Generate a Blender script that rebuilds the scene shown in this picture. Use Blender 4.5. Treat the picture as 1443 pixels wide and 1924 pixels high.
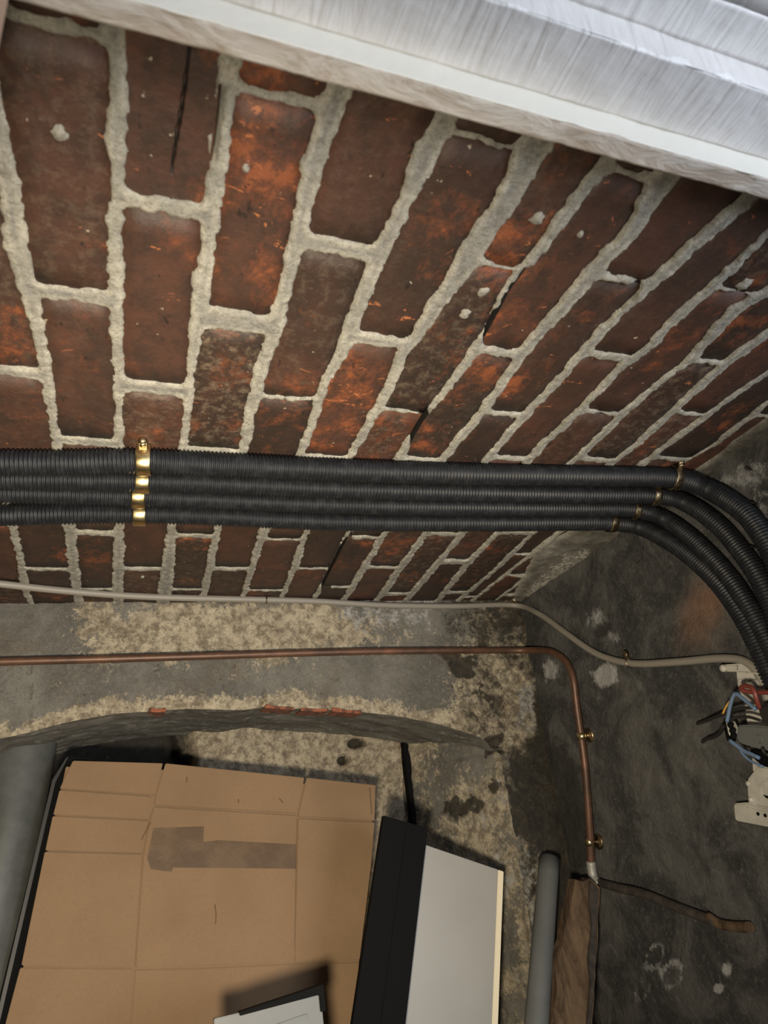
import bpy, bmesh, math, random
import numpy as np
from mathutils import Vector, Matrix
random.seed(7); RNG = np.random.default_rng(7)
for o in list(bpy.data.objects): bpy.data.objects.remove(o)
S = bpy.context.scene; COL = S.collection

# ------------------------------------------------------------------ camera
FPX = 1264.6; CX, CY = 721.5, 962.0
XC = np.array([3479., 148., FPX]); XC /= np.linalg.norm(XC)
YC = np.array([-486., 618., FPX]); YC -= XC * (YC @ XC); YC /= np.linalg.norm(YC)
ZC = np.cross(XC, YC)
MC = np.c_[XC, YC, ZC]                    # world -> camera (x right, y down, z forward)
CAMZ = 1.0
cam = bpy.data.objects.new('camera', bpy.data.cameras.new('camera')); COL.objects.link(cam)
Rm = MC.T
rot = Matrix((Rm @ np.array([1, 0, 0]), Rm @ np.array([0, -1, 0]), Rm @ np.array([0, 0, -1]))).transposed()
cam.matrix_world = Matrix.Translation((0, 0, CAMZ)) @ rot.to_4x4()
cam.data.sensor_fit = 'HORIZONTAL'; cam.data.sensor_width = 36; cam.data.lens = FPX / 1443 * 36
cam.data.clip_start = 0.01
cam.data.dof.use_dof = True; cam.data.dof.focus_distance = 1.05; cam.data.dof.aperture_fstop = 11
S.camera = cam

# ------------------------------------------------------------------ world, lights, exposure
S.view_settings.view_transform = 'Standard'; S.view_settings.look = 'None'
S.view_settings.gamma = 1; S.view_settings.use_curve_mapping = False
S.view_settings.exposure = 0.0
w = bpy.data.worlds.new('world'); S.world = w; w.use_nodes = True
w.node_tree.nodes['Background'].inputs[0].default_value = (0.78, 0.84, 1.0, 1)
w.node_tree.nodes['Background'].inputs[1].default_value = 0.16

def light(name, kind, loc, aim, power, color, **k):
    d = bpy.data.lights.new(name, kind); d.energy = power; d.color = color
    for a, b in k.items(): setattr(d, a, b)
    o = bpy.data.objects.new(name, d); COL.objects.link(o); o.location = loc
    o.rotation_euler = (Vector(aim) - Vector(loc)).to_track_quat('-Z', 'Y').to_euler()
    return o
# warm hand lamp held low beside the camera, pointing up into the cellar
light('warm_lamp', 'SPOT', (-0.03, 0.10, CAMZ - 0.13), (0.17, 1.25, CAMZ + 0.27), 68, (1.0, 0.88, 0.68),
      spot_size=math.radians(124), spot_blend=1.0, shadow_soft_size=0.035)
# cool daylight coming in through the doorway behind the camera
light('doorway_daylight', 'AREA', (0.95, -0.70, CAMZ - 0.08), (0.5, 0.3, CAMZ + 0.45), 17.5, (0.80, 0.87, 1.0),
      shape='RECTANGLE', size=0.7, size_y=0.5)

# ------------------------------------------------------------------ measuring helpers (camera geometry -> real planes)
YW = 1.25
def ray(x, y): return Rm @ np.array([x - CX, y - CY, FPX]) / FPX
def W(p): return np.array([p[0], p[1], p[2] + CAMZ])
def onY(x, y, v=YW): r = ray(x, y); return W(r * v / r[1])
_e = ray(500, 1130) * YW / ray(500, 1130)[1]
_d = ray(235, 1640); SL = _d[2] / _d[1]
ZW = _e[2]                                             # ceiling height at the back wall, camera-relative
def onC(x, y, off=0.0):
    r = ray(x, y); k = (ZW + off - SL * YW) / (r[2] - SL * r[1]); return W(r * k)
XR = onY(975, 1135)[0]
def onX(x, y, v=None): r = ray(x, y); return W(r * (XR if v is None else v) / r[0])
def onL(x, y, y0, z0, k):                              # leaning plane Y = y0 + k*(z - z0), z world
    r = ray(x, y); t = (y0 + k * (CAMZ - z0)) / (r[1] - k * r[2]); return W(r * t)
def ceilz(Y): return CAMZ + ZW + SL * (Y - YW)
def proj(X, Y, Z):
    Z = Z - CAMZ
    c = [MC[i, 0] * X + MC[i, 1] * Y + MC[i, 2] * Z for i in range(3)]
    return CX + c[0] / c[2] * FPX, CY + c[1] / c[2] * FPX

# ------------------------------------------------------------------ noise
def _hash(ix, iy, s):
    n = (ix.astype(np.int64) * 374761393 + iy.astype(np.int64) * 668265263 + s * 974711) & 0x7fffffff
    n = ((n ^ (n >> 13)) * 1274126177) & 0x7fffffff
    n = (n ^ (n >> 16)) & 0xffff
    return n / 65535.0
def vnoise(x, y, s=0):
    x = np.asarray(x, float); y = np.asarray(y, float)
    ix = np.floor(x); iy = np.floor(y); fx = x - ix; fy = y - iy
    fx = fx * fx * (3 - 2 * fx); fy = fy * fy * (3 - 2 * fy)
    a = _hash(ix, iy, s); b = _hash(ix + 1, iy, s); c = _hash(ix, iy + 1, s); d = _hash(ix + 1, iy + 1, s)
    return (a + (b - a) * fx + (c - a) * fy + (a - b - c + d) * fx * fy) * 2 - 1
def fbm(x, y, f, o=4, s=0):
    r = 0; a = 1; t = 0
    for i in range(o):
        r = r + a * vnoise(np.asarray(x) * f + 17.3 * i, np.asarray(y) * f - 9.1 * i, s + i); t += a; a *= .5; f *= 2.03
    return r / t
def sstep(a, b, x): t = np.clip((x - a) / (b - a), 0, 1); return t * t * (3 - 2 * t)

# ------------------------------------------------------------------ materials
def mat(name, base=(.5, .5, .5), rough=.7, metal=0., build=None, spec=.5, bump=None):
    m = bpy.data.materials.new(name); m.use_nodes = True; nt = m.node_tree; b = nt.nodes['Principled BSDF']
    b.inputs['Base Color'].default_value = (*base, 1); b.inputs['Roughness'].default_value = rough
    b.inputs['Metallic'].default_value = metal; b.inputs['Specular IOR Level'].default_value = spec
    k = NK(nt, b)
    if build: build(k)
    if bump: k.bump(*bump)
    return m
class NK:
    def __init__(s, nt, b): s.nt, s.b = nt, b; s.co = None; s.lastn = None
    def n(s, t, **kw):
        x = s.nt.nodes.new(t)
        for a, v in kw.items(): setattr(x, a, v)
        return x
    def L(s, a, b): s.nt.links.new(a, b)
    def coord(s, scale=(1, 1, 1), obj=False):
        if obj:
            tc = s.n('ShaderNodeTexCoord').outputs['Object']
        else:
            tc = s.n('ShaderNodeNewGeometry').outputs['Position']
        mp = s.n('ShaderNodeMapping'); mp.inputs['Scale'].default_value = scale; s.L(tc, mp.inputs[0]); return mp.outputs[0]
    def noise(s, sc, det=4, rough=.55, scale=(1, 1, 1), dist=0, obj=False):
        x = s.n('ShaderNodeTexNoise'); x.inputs['Scale'].default_value = sc; x.inputs['Detail'].default_value = det
        x.inputs['Roughness'].default_value = rough; x.inputs['Distortion'].default_value = dist
        s.L(s.coord(scale, obj), x.inputs['Vector']); return x.outputs['Fac']
    def ramp(s, fac, lo, hi):
        m = s.n('ShaderNodeMapRange'); m.interpolation_type = 'SMOOTHSTEP'
        sw = lo > hi; lo, hi = min(lo, hi), max(lo, hi)
        m.inputs[1].default_value = lo; m.inputs[2].default_value = hi; s.L(fac, m.inputs[0])
        if sw: m.inputs[3].default_value = 1; m.inputs[4].default_value = 0
        return m.outputs[0]
    def math(s, op, a, b):
        m = s.n('ShaderNodeMath', operation=op)
        for i, v in enumerate((a, b)):
            if isinstance(v, (int, float)): m.inputs[i].default_value = v
            else: s.L(v, m.inputs[i])
        return m.outputs[0]
    def mix(s, fac, a, b):
        m = s.n('ShaderNodeMix', data_type='RGBA')
        if isinstance(fac, (int, float)): m.inputs[0].default_value = fac
        else: s.L(fac, m.inputs[0])
        for i, v in ((6, a), (7, b)):
            if isinstance(v, tuple): m.inputs[i].default_value = (*v, 1)
            else: s.L(v, m.inputs[i])
        return m.outputs[2]
    def out(s, c): s.L(c, s.b.inputs['Base Color'])
    def bump(s, h, strength=.5, dist=.002):
        if isinstance(h, (int, float)): h = s.noise(h, 5, .6)
        m = s.n('ShaderNodeBump'); m.inputs['Strength'].default_value = strength; m.inputs['Distance'].default_value = dist
        s.L(h, m.inputs['Height'])
        if s.lastn: s.L(s.lastn, m.inputs['Normal'])
        s.lastn = m.outputs[0]; s.L(m.outputs[0], s.b.inputs['Normal'])
    def attr(s, name):
        a = s.n('ShaderNodeAttribute'); a.attribute_name = name
        q = s.n('ShaderNodeSeparateColor'); s.L(a.outputs['Color'], q.inputs[0]); return q.outputs

def b_brick(k):
    oi = k.n('ShaderNodeObjectInfo'); q = k.n('ShaderNodeSeparateColor'); k.L(oi.outputs['Color'], q.inputs[0])
    red, org, gry = q.outputs
    n1 = k.noise(12, 4, .6, (1, .5, 1), .2); n2 = k.noise(34, 7, .75, (1, .7, 1), .1); n3 = k.noise(150, 3, .6)
    c = k.mix(k.ramp(k.math('ADD', n1, k.math('MULTIPLY', red, .5)), .5, .85), (.026, .017, .0125), (.063, .029, .019))
    c = k.mix(k.ramp(n2, .40, .66), c, (.036, .021, .015))
    # grey-brown dust bloom
    d = k.math('MULTIPLY', k.ramp(k.noise(90, 6, .75), .46, .66), gry); c = k.mix(k.math('MULTIPLY', d, .75), c, (.17, .125, .085))
    # fresh orange chips
    o = k.math('ADD', k.math('ADD', k.noise(48, 9, .80, (1, .8, 1), .15), k.math('MULTIPLY', k.math('SUBTRACT', k.noise(11, 3), .5), .9)), k.math('MULTIPLY', org, .15))
    c = k.mix(k.ramp(o, .70, .78), c, (.26, .078, .028))
    c = k.mix(k.math('MULTIPLY', k.ramp(o, .58, .72), .6), c, (.125, .042, .020))
    ch = k.math('ADD', k.noise(75, 6, .72, (.55, 1, 1), .8), k.math('MULTIPLY', org, .07)); c = k.mix(k.ramp(ch, .665, .70), c, (.34, .115, .045))
    pt = k.noise(85, 5, .7, (1, .5, 1), .4); c = k.mix(k.math('MULTIPLY', k.ramp(pt, .62, .70), .8), c, (.012, .009, .008))
    sp = k.noise(95, 3, .6); c = k.mix(k.ramp(sp, .715, .75), c, (.30, .26, .19))
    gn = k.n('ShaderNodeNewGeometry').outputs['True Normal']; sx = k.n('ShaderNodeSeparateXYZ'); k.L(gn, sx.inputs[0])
    c = k.mix(k.ramp(k.math('ABSOLUTE', sx.outputs[2], 0), .45, .15), c, (.006, .005, .004))      # flanks painted black by normal, so open joints read as deep shade
    k.out(c); k.bump(k.noise(14, 3, .5), .35, .008); k.bump(n2, .55, .003); k.bump(k.noise(220, 3, .6), .5, .0008)
    k.b.inputs['Roughness'].default_value = .55
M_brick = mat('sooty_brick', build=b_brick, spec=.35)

M_chip = mat('broken_brick', rough=.9, build=lambda k: (k.out(k.mix(k.ramp(k.noise(90, 6, .75), .4, .6), (.06, .028, .018), (.27, .085, .040))), k.bump(k.noise(120, 5, .7), 1., .004)))
def b_mortar(k):
    r, g, b = k.attr('mask')
    n = k.noise(40, 5, .65); n2 = k.noise(170, 4, .7)
    c = k.mix(k.ramp(n, .35, .65), (.31, .295, .25), (.47, .44, .365))
    c = k.mix(k.math('MULTIPLY', k.ramp(k.noise(260, 6, .8), .50, .60), .55), c, (.17, .16, .135))
    c = k.mix(k.math('MULTIPLY', k.math('MULTIPLY', r, k.ramp(n, .30, .55)), .85), c, k.mix(k.ramp(n2, .35, .65), (.15, .145, .13), (.27, .26, .235)))
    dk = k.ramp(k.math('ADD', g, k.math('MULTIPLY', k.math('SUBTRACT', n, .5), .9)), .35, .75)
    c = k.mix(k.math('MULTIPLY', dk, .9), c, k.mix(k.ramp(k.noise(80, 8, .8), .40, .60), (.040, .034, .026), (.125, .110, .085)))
    c = k.mix(k.ramp(g, .90, .97), c, (.006, .005, .004))  # near-black painted into fallen-out gaps to stand for their shade
    wt = k.ramp(k.math('ADD', b, k.math('MULTIPLY', k.math('SUBTRACT', k.noise(150, 8, .8), .5), 3.0)), .40, .66)
    c = k.mix(wt, c, (.50, .47, .41))
    k.out(c); k.bump(k.noise(70, 6, .75), .9, .006); k.bump(k.noise(240, 5, .75), 1., .0028)
M_mortar = mat('smeared_mortar', rough=.9, build=b_mortar, spec=.2)

def b_plaster(k):      # r = cream flaked limewash, g = soot and painted recess shade, b = white salts
    r, g, b = k.attr('mask')
    n = k.noise(34, 9, .78, (1, 1, 1), .9); n2 = k.noise(9, 4, .6, (1, 1, .7)); n3 = k.noise(160, 5, .7)
    c = k.mix(k.ramp(n2, .35, .65), (.17, .16, .138), (.27, .255, .22))
    c = k.mix(k.math('MULTIPLY', k.ramp(n3, .5, .62), .5), c, (.30, .27, .21))
    nf = k.noise(105, 9, .82)
    f = k.ramp(k.math('ADD', k.math('MULTIPLY', r, .42), k.math('ADD', k.math('MULTIPLY', n, .55), k.math('MULTIPLY', nf, .85))), .94, .985)
    c = k.mix(f, c, k.mix(k.ramp(k.noise(62, 7, .75), .36, .62), (.26, .21, .145), (.66, .56, .40)))
    sn = k.math('ADD', k.math('MULTIPLY', g, .6), k.math('MULTIPLY', k.noise(30, 9, .78, (1, 1, 1), .3), 1.1))
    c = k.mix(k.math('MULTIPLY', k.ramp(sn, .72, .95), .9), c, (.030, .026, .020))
    pit = k.noise(58, 8, .78, (1, 1, 1), .8); c = k.mix(k.math('MULTIPLY', k.ramp(pit, .59, .66), .75), c, (.06, .048, .034))
    fine = k.noise(300, 4, .8); c = k.mix(k.math('MULTIPLY', k.ramp(fine, .53, .62), .45), c, (.09, .08, .062))
    br_ = k.noise(13, 5, .7); c = k.mix(k.math('MULTIPLY', k.ramp(br_, .52, .70), .35), c, (.16, .105, .06))
    w = k.ramp(k.math('ADD', k.math('MULTIPLY', b, .6), k.math('MULTIPLY', k.noise(44, 9, .78), 1.0)), .76, .90)
    c = k.mix(w, c, k.mix(k.ramp(k.noise(70, 8, .8), .40, .56), (.20, .19, .17), (.50, .48, .44)))
    k.out(c); k.bump(n, 1., .009); k.bump(n2, .5, .012); k.bump(nf, 1., .004)
M_plaster = mat('flaking_plaster', rough=.92, build=b_plaster, spec=.2)

def b_render(k):       # dark cement render of the right wall
    r, g, b = k.attr('mask')
    n = k.noise(10, 6, .62, dist=.8); n2 = k.noise(110, 6, .72); n3 = k.noise(45, 7, .75, dist=.6)
    c = k.mix(k.ramp(n, .38, .62), (.040, .040, .039), (.104, .100, .092))
    c = k.mix(k.math('MULTIPLY', k.ramp(k.noise(150, 8, .82), .52, .60), .5), c, (.15, .142, .125))
    c = k.mix(k.math('MULTIPLY', k.ramp(n3, .60, .70), .6), c, (.042, .038, .034))
    c = k.mix(k.math('MULTIPLY', r, .7), c, (.23, .115, .062))
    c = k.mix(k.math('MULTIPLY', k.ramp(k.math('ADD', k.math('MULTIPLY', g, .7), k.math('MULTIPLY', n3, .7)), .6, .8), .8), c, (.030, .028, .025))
    c = k.mix(k.ramp(k.math('ADD', k.math('MULTIPLY', b, .7), k.math('MULTIPLY', k.noise(75, 9, .8), 1.1)), .80, 1.08), c, (.36, .355, .34))
    k.out(c); k.bump(n3, 1., .007); k.bump(n2, 1., .003); k.bump(n, .6, .012)
M_render = mat('dark_cement_render', rough=.85, build=b_render, spec=.3)

def b_paint(k):
    n = k.noise(30, 4, .6, (1, 1, 1)); n2 = k.noise(14, 3, .6, (5, .6, .6), 1.5)
    c = k.mix(k.ramp(n, .35, .7), (.72, .70, .67), (.80, .78, .75)); k.out(c)
    k.bump(n2, .5, .004); k.bump(k.noise(120, 4, .6, (.3, 1, 1)), .4, .0012)
M_paint = mat('white_gloss_paint', rough=.42, build=b_paint)
def b_rough(k):
    n = k.noise(60, 6, .7, (.35, 1, 1), .8)
    k.out(k.mix(k.ramp(n, .35, .65), (.42, .35, .28), (.60, .56, .50))); k.bump(n, .9, .003)
M_paintraw = mat('rough_worn_paint', rough=.8, build=b_rough)
M_jamb = mat('bare_jamb_wood', (.42, .27, .18), .6, bump=(60, .4, .001))
M_paintcream = mat('cream_paint_edge', (.70, .68, .60), .5, bump=(90, .5, .0015))

def b_black(k):
    n = k.noise(90, 4, .6); k.out(k.mix(k.ramp(n, .4, .75), (.008, .009, .011), (.020, .021, .024)))
M_black = mat('black_plastic_conduit', rough=.5, build=b_black, spec=.28)
def b_brass(k): k.out(k.mix(k.ramp(k.noise(120, 3), .4, .65), (.60, .46, .22), (.78, .66, .38)))
M_brass = mat('brass', rough=.28, metal=1, build=b_brass)
def b_dbrass(k): k.out(k.mix(k.ramp(k.noise(120, 3), .4, .65), (.12, .085, .05), (.42, .33, .20)))
M_dbrass = mat('tarnished_brass', rough=.4, metal=1, build=b_dbrass)
def b_copper(k):
    n = k.noise(22, 5, .7, (.6, 1, .6)); n2 = k.noise(9, 2)
    c = k.mix(k.ramp(n, .3, .7), (.060, .034, .022), (.135, .066, .038)); c = k.mix(k.ramp(n2, .6, .75), c, (.20, .09, .05)); k.out(c)
    k.b.inputs['Metallic'].default_value = .35
M_copper = mat('tarnished_copper', rough=.48, build=b_copper, bump=(150, .3, .0006))
M_cable = mat('grey_cable_sheath', (.20, .18, .15), .5, bump=(60, .15, .001))
M_solder = mat('solder_grey', (.30, .29, .26), .55, .4, bump=(90, .5, .001))
M_iron = mat('rusty_dark_pipe', rough=.8, build=lambda k: k.out(k.mix(k.ramp(k.noise(50, 5, .7), .35, .7), (.018, .014, .012), (.052, .040, .031))), bump=(120, .5, .001))
M_pipeg = mat('grey_plastic_pipe', rough=.5, build=lambda k: k.out(k.mix(k.ramp(k.noise(12, 4, .6), .3, .7), (.085, .087, .084), (.105, .108, .104))))
M_soil = mat('grey_soil_pipe', rough=.45, build=lambda k: k.out(k.mix(k.ramp(k.noise(9, 5, .7), .3, .7), (.05, .052, .047), (.085, .088, .08))))
def b_card(k):
    n = k.noise(5, 4, .6); n2 = k.noise(260, 3, .6); n3 = k.noise(24, 3, .6, (1, 1, 1), .5)
    c = k.mix(k.ramp(n, .3, .7), (.172, .110, .061), (.205, .131, .074)); c = k.mix(k.math('MULTIPLY', k.ramp(n2, .45, .7), .2), c, (.14, .085, .045))
    c = k.mix(k.math('MULTIPLY', k.ramp(n3, .70, .80), .45), c, (.13, .07, .035)); k.out(c); k.bump(n, .4, .01)
M_card = mat('brown_cardboard', rough=.85, build=b_card, spec=.2)
M_tape = mat('brown_parcel_tape', rough=.5, spec=.2, build=lambda k: k.out(k.mix(k.ramp(k.noise(18, 3), .4, .6), (.080, .048, .026), (.105, .066, .036))), bump=(30, .4, .003))
M_tapew = mat('pale_tape_strip', (.36, .28, .18), .5)
M_seam = mat('cut_cardboard_edge', (.10, .058, .030), .9)
M_blackw = mat('black_board', (.0035, .0035, .0035), .75, spec=.08)
M_white = mat('white_melamine', rough=.45, build=lambda k: k.out(k.mix(k.ramp(k.noise(6, 3), .3, .7), (.225, .214, .190), (.25, .238, .212))))
M_edge = mat('cream_edge_strip', (.62, .54, .38), .5)
def b_rot(k):
    n = k.noise(30, 6, .7, (1, 1, .25), .6); k.out(k.mix(k.ramp(n, .35, .65), (.035, .022, .014), (.125, .082, .048))); k.bump(n, .9, .004)
M_rot = mat('rotten_wood', rough=.9, build=b_rot, spec=.2)
M_plastw = mat('aged_white_plastic', rough=.5, build=lambda k: k.out(k.mix(k.ramp(k.noise(40, 4), .35, .7), (.34, .325, .28), (.43, .41, .36))), bump=(80, .2, .001))
M_box = mat('grey_terminal_plastic', (.095, .10, .095), .5)
M_red = mat('red_wire', (.15, .030, .020), .5); M_blue = mat('blue_wire', (.10, .15, .23), .5)
M_yel = mat('yellow_wire', (.45, .26, .06), .4); M_bwire = mat('black_wire', (.015, .013, .012), .5)
M_concrete = mat('concrete_floor', rough=.9, build=lambda k: k.out(k.mix(k.noise(6, 6), (.06, .055, .05), (.15, .14, .12))), bump=(30, .4, .004))
M_nail = mat('dark_iron_nail', (.03, .025, .02), .5, .8)

# ------------------------------------------------------------------ object helpers
def link(name, me, m, parent=None, smooth=True):
    o = bpy.data.objects.new(name, me); COL.objects.link(o)
    if m is not None and not me.materials: me.materials.append(m)
    if smooth:
        for p in me.polygons: p.use_smooth = len(p.vertices) <= 4
    if parent is not None: o.parent = parent; o.matrix_parent_inverse = parent.matrix_world.inverted()
    return o
def empty(name, loc=(0, 0, 0)):
    o = bpy.data.objects.new(name, None); COL.objects.link(o); o.location = loc; o.empty_display_size = .05
    o.matrix_world = Matrix.Translation(loc); return o
def tag(o, label=None, cat=None, group=None, kind=None):
    if label: o['label'] = label
    if cat: o['category'] = cat
    if group: o['group'] = group
    if kind: o['kind'] = kind
    return o
def gridmesh(name, P, mask=None, keep=None, flip=False):     # P: (n,m,3)
    n, m, _ = P.shape; idx = np.arange(n * m).reshape(n, m)
    q = np.stack([idx[:-1, :-1], idx[1:, :-1], idx[1:, 1:], idx[:-1, 1:]], -1)
    if flip: q = q[..., ::-1]
    q = q.reshape(-1, 4)
    if keep is not None: q = q[keep.reshape(-1)]
    me = bpy.data.meshes.new(name)
    me.vertices.add(n * m); me.vertices.foreach_set('co', P.reshape(-1).astype(np.float32))
    me.loops.add(q.size); me.loops.foreach_set('vertex_index', q.reshape(-1).astype(np.int32))
    me.polygons.add(len(q)); me.polygons.foreach_set('loop_start', (np.arange(len(q)) * 4).astype(np.int32))
    me.polygons.foreach_set('use_smooth', np.ones(len(q), bool))
    me.update(calc_edges=True)
    if mask is not None:
        a = me.color_attributes.new('mask', 'FLOAT_COLOR', 'POINT')
        c = np.ones((n * m, 4), np.float32); c[:, :3] = mask.reshape(-1, 3); a.data.foreach_set('color', c.reshape(-1))
    return me
def bmesh_done(bm, name):
    me = bpy.data.meshes.new(name); bmesh.ops.recalc_face_normals(bm, faces=bm.faces); bm.to_mesh(me); bm.free(); return me
def smoothpath(pts, step):
    pts = [np.array(p, float) for p in pts]; out = []
    Q = [2 * pts[0] - pts[1]] + pts + [2 * pts[-1] - pts[-2]]
    for i in range(1, len(Q) - 2):
        a, b, c, d = Q[i - 1:i + 3]
        for t in np.linspace(0, 1, 24, endpoint=False):
            out.append(.5 * (2 * b + (c - a) * t + (2 * a - 5 * b + 4 * c - d) * t * t + (3 * b - a - 3 * c + d) * t ** 3))
    out.append(pts[-1]); out = np.array(out)
    s = np.r_[0, np.cumsum(np.linalg.norm(np.diff(out, axis=0), axis=1))]
    n = max(2, int(s[-1] / step)); u = np.linspace(0, s[-1], n + 1)
    return np.stack([np.interp(u, s, out[:, i]) for i in range(3)], 1)
def tubemesh(name, path, rad, seg=14, cap=True):
    path = np.asarray(path); n = len(path); rad = np.broadcast_to(np.asarray(rad, float), (n,))
    T = np.gradient(path, axis=0); T /= np.linalg.norm(T, axis=1)[:, None] + 1e-12
    N = np.cross(T[0], [0, 0, 1.]);
    if np.linalg.norm(N) < .1: N = np.cross(T[0], [0, 1., 0])
    N /= np.linalg.norm(N); V = []
    for i in range(n):
        N = N - T[i] * (N @ T[i]); N /= np.linalg.norm(N); B = np.cross(T[i], N)
        a = np.linspace(0, 2 * np.pi, seg, endpoint=False)
        V.append(path[i] + rad[i] * (np.cos(a)[:, None] * N + np.sin(a)[:, None] * B))
    V = np.array(V).reshape(-1, 3); F = []
    for i in range(n - 1):
        for j in range(seg):
            k = (j + 1) % seg; F.append((i * seg + j, i * seg + k, (i + 1) * seg + k, (i + 1) * seg + j))
    if cap: F.append(tuple(range(seg))[::-1]); F.append(tuple((n - 1) * seg + j for j in range(seg)))
    me = bpy.data.meshes.new(name); me.from_pydata(V.tolist(), [], F); me.update(); return me
def tube(name, pts, r, m, parent=None, step=.006, seg=12):
    return link(name, tubemesh(name, smoothpath(pts, step), r, seg), m, parent)
def prism(name, pts, direction, m, parent=None, bevel=.0, smooth=False):   # polygon extruded
    bm = bmesh.new(); d = Vector(direction)
    a = [bm.verts.new(Vector(p)) for p in pts]; b = [bm.verts.new(Vector(p) + d) for p in pts]
    bm.faces.new(a); bm.faces.new(b[::-1]); n = len(pts)
    for i in range(n): bm.faces.new((a[i], b[i], b[(i + 1) % n], a[(i + 1) % n]))
    bmesh.ops.recalc_face_normals(bm, faces=bm.faces)
    if bevel: bmesh.ops.bevel(bm, geom=bm.edges[:], offset=bevel, segments=2, affect='EDGES', clamp_overlap=True)
    return link(name, bmesh_done(bm, name), m, parent, smooth)
def box(name, lo, hi, m, parent=None, bevel=.0):
    x0, y0, z0 = lo; x1, y1, z1 = hi
    return prism(name, [(x0, y0, z0), (x1, y0, z0), (x1, y1, z0), (x0, y1, z0)], (0, 0, z1 - z0), m, parent, bevel)
def disc(name, c, axis, r, h, m, parent=None, seg=16, dome=.3):
    ax = Vector(axis).normalized(); c = Vector(c)
    prof = [(r * .96, 0), (r, h * .2), (r, h * (1 - dome)), (r * .8, h), (0.0001, h * (1 + dome * .6))]
    q = ax.to_track_quat('Z', 'Y'); V = []; F = []
    for i, (rr, hh) in enumerate(prof):
        for j in range(seg):
            a = 2 * math.pi * j / seg; V.append(c + q @ Vector((rr * math.cos(a), rr * math.sin(a), hh)))
    for i in range(len(prof) - 1):
        for j in range(seg):
            k = (j + 1) % seg; F.append((i * seg + j, i * seg + k, (i + 1) * seg + k, (i + 1) * seg + j))
    F.append(tuple(range(seg))[::-1]); F.append(tuple((len(prof) - 1) * seg + j for j in range(seg)))
    me = bpy.data.meshes.new(name); me.from_pydata([tuple(v) for v in V], [], F); me.update(); return link(name, me, m, parent)

XL = -0.62; FLOOR = 0.0
# ------------------------------------------------------------------ CEILING: mortar sheet + individual bricks
# long joints: (px, py, width px) read along each line, near to far
J = [
 [(-29,830,18),(5,930,18),(25,985,16),(50,1110,14)],
 [(3,230,30),(18,350,40),(35,480,40),(60,565,34),(85,680,26),(105,820,17),(130,990,22),(145,1110,18)],
 [(212,20,52),(220,100,44),(221,180,38),(221,330,30),(215,450,30),(218,560,26),(222,700,20),(225,830,17),(225,985,16),(222,1060,21),(222,1115,18)],
 [(440,80,34),(425,160,36),(415,260,34),(400,370,33),(388,480,33),(372,600,28),(358,700,19),(345,830,16),(325,985,15),(318,1050,24),(310,1110,26)],
 [(640,155,55),(620,220,50),(590,310,42),(570,390,36),(545,500,32),(520,610,28),(495,680,25),(475,760,22),(458,850,15),(410,985,14),(397,1050,15),(385,1110,14)],
 [(835,220,52),(800,290,50),(760,380,36),(715,470,36),(680,560,32),(645,650,28),(610,720,20),(585,800,18),(560,860,15),(495,1000,17),(475,1060,14),(460,1110,12)],
 [(1000,280,66),(955,370,52),(900,450,50),(850,530,40),(790,620,30),(760,660,24),(735,720,20),(690,800,18),(655,860,15),(575,1000,12),(555,1060,16),(535,1110,10)],
 [(1135,310,30),(1085,370,30),(1040,430,26),(1005,480,24),(965,520,24),(910,625,20),(885,665,22),(835,735,17),(800,775,18),(750,860,15),(650,1010,12),(600,1110,9)],
 [(1245,340,52),(1180,440,34),(1130,490,32),(1090,540,32),(1000,640,28),(970,680,20),(905,775,17),(825,870,18),(720,1005,12),(655,1115,12)],
 [(1395,385,34),(1310,455,30),(1220,535,28),(1155,595,22),(1100,655,22),(1040,725,20),(1000,765,20),(940,830,18),(905,875,14),(802,997,14),(750,1070,15),(720,1115,13)],
 [(1440,440,20),(1350,525,26),(1270,595,22),(1220,650,24),(1170,685,18),(1090,770,14),(1020,835,18),(985,875,16),(870,1000,14),(820,1060,14),(765,1125,12)],
 [(1440,550,34),(1385,575,30),(1295,675,20),(1235,720,16),(1170,775,20),(1090,855,20),(1060,875,14),(940,995,10),(885,1050,14),(825,1125,12)],
 [(1440,625,24),(1360,685,22),(1270,765,20),(1200,830,16),(1140,875,14),(1007,995,9),(965,1035,12),(930,1070,10)],
 [(1440,700,18),(1385,735,16),(1315,790,14),(1260,830,14),(1200,877,12),(1050,1000,8)],
 [(1440,757,12),(1405,785,12),(1340,835,10),(1280,870,8)],
 [(1440,810,10),(1395,840,9),(1320,885,7)],
]
# cross joints per column (between J[i] and J[i+1]): (py, thickness px)
CJ = [
 [(697,18),(1068,4)],
 [(47,25),(550,26),(828,13),(1000,6)],
 [(385,28),(727,21),(1068,5)],
 [(182,14),(602,38),(845,8),(1005,6)],
 [(462,30),(747,6),(1068,4)],
 [(262,14),(638,19),(857,6),(1012,4)],
 [(497,9),(770,4),(1067,3)],
 [(325,14),(661,13),(862,6),(1008,5)],
 [(525,7),(776,8),(1065,4)],
 [(667,13),(860,7),(1002,6),(1115,5)],
 [(545,5),(773,8),(1055,7)],
 [(678,9),(862,9),(1000,5),(1112,5)],
 [(775,8)],
 [(650,5),(860,8)],
 [(780,4)],
]
JX = []
def jx_curve(pts):
    ys, xs, ws = [], [], []
    for x, y, w_ in pts:
        a = onC(x - w_ / 2, y); b = onC(x + w_ / 2, y); ys.append((a[1] + b[1]) / 2); xs.append((a[0] + b[0]) / 2); ws.append(b[0] - a[0] + 0.0)
    i = np.argsort(ys); return np.array(ys)[i], np.array(xs)[i], np.array(ws)[i]
for pts in J: JX.append(jx_curve(pts))
def const(x): return (np.array([.1, 1.3]), np.array([x, x]), np.array([.012, .012]))
x0 = JX[0][1].mean(); left = []
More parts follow.
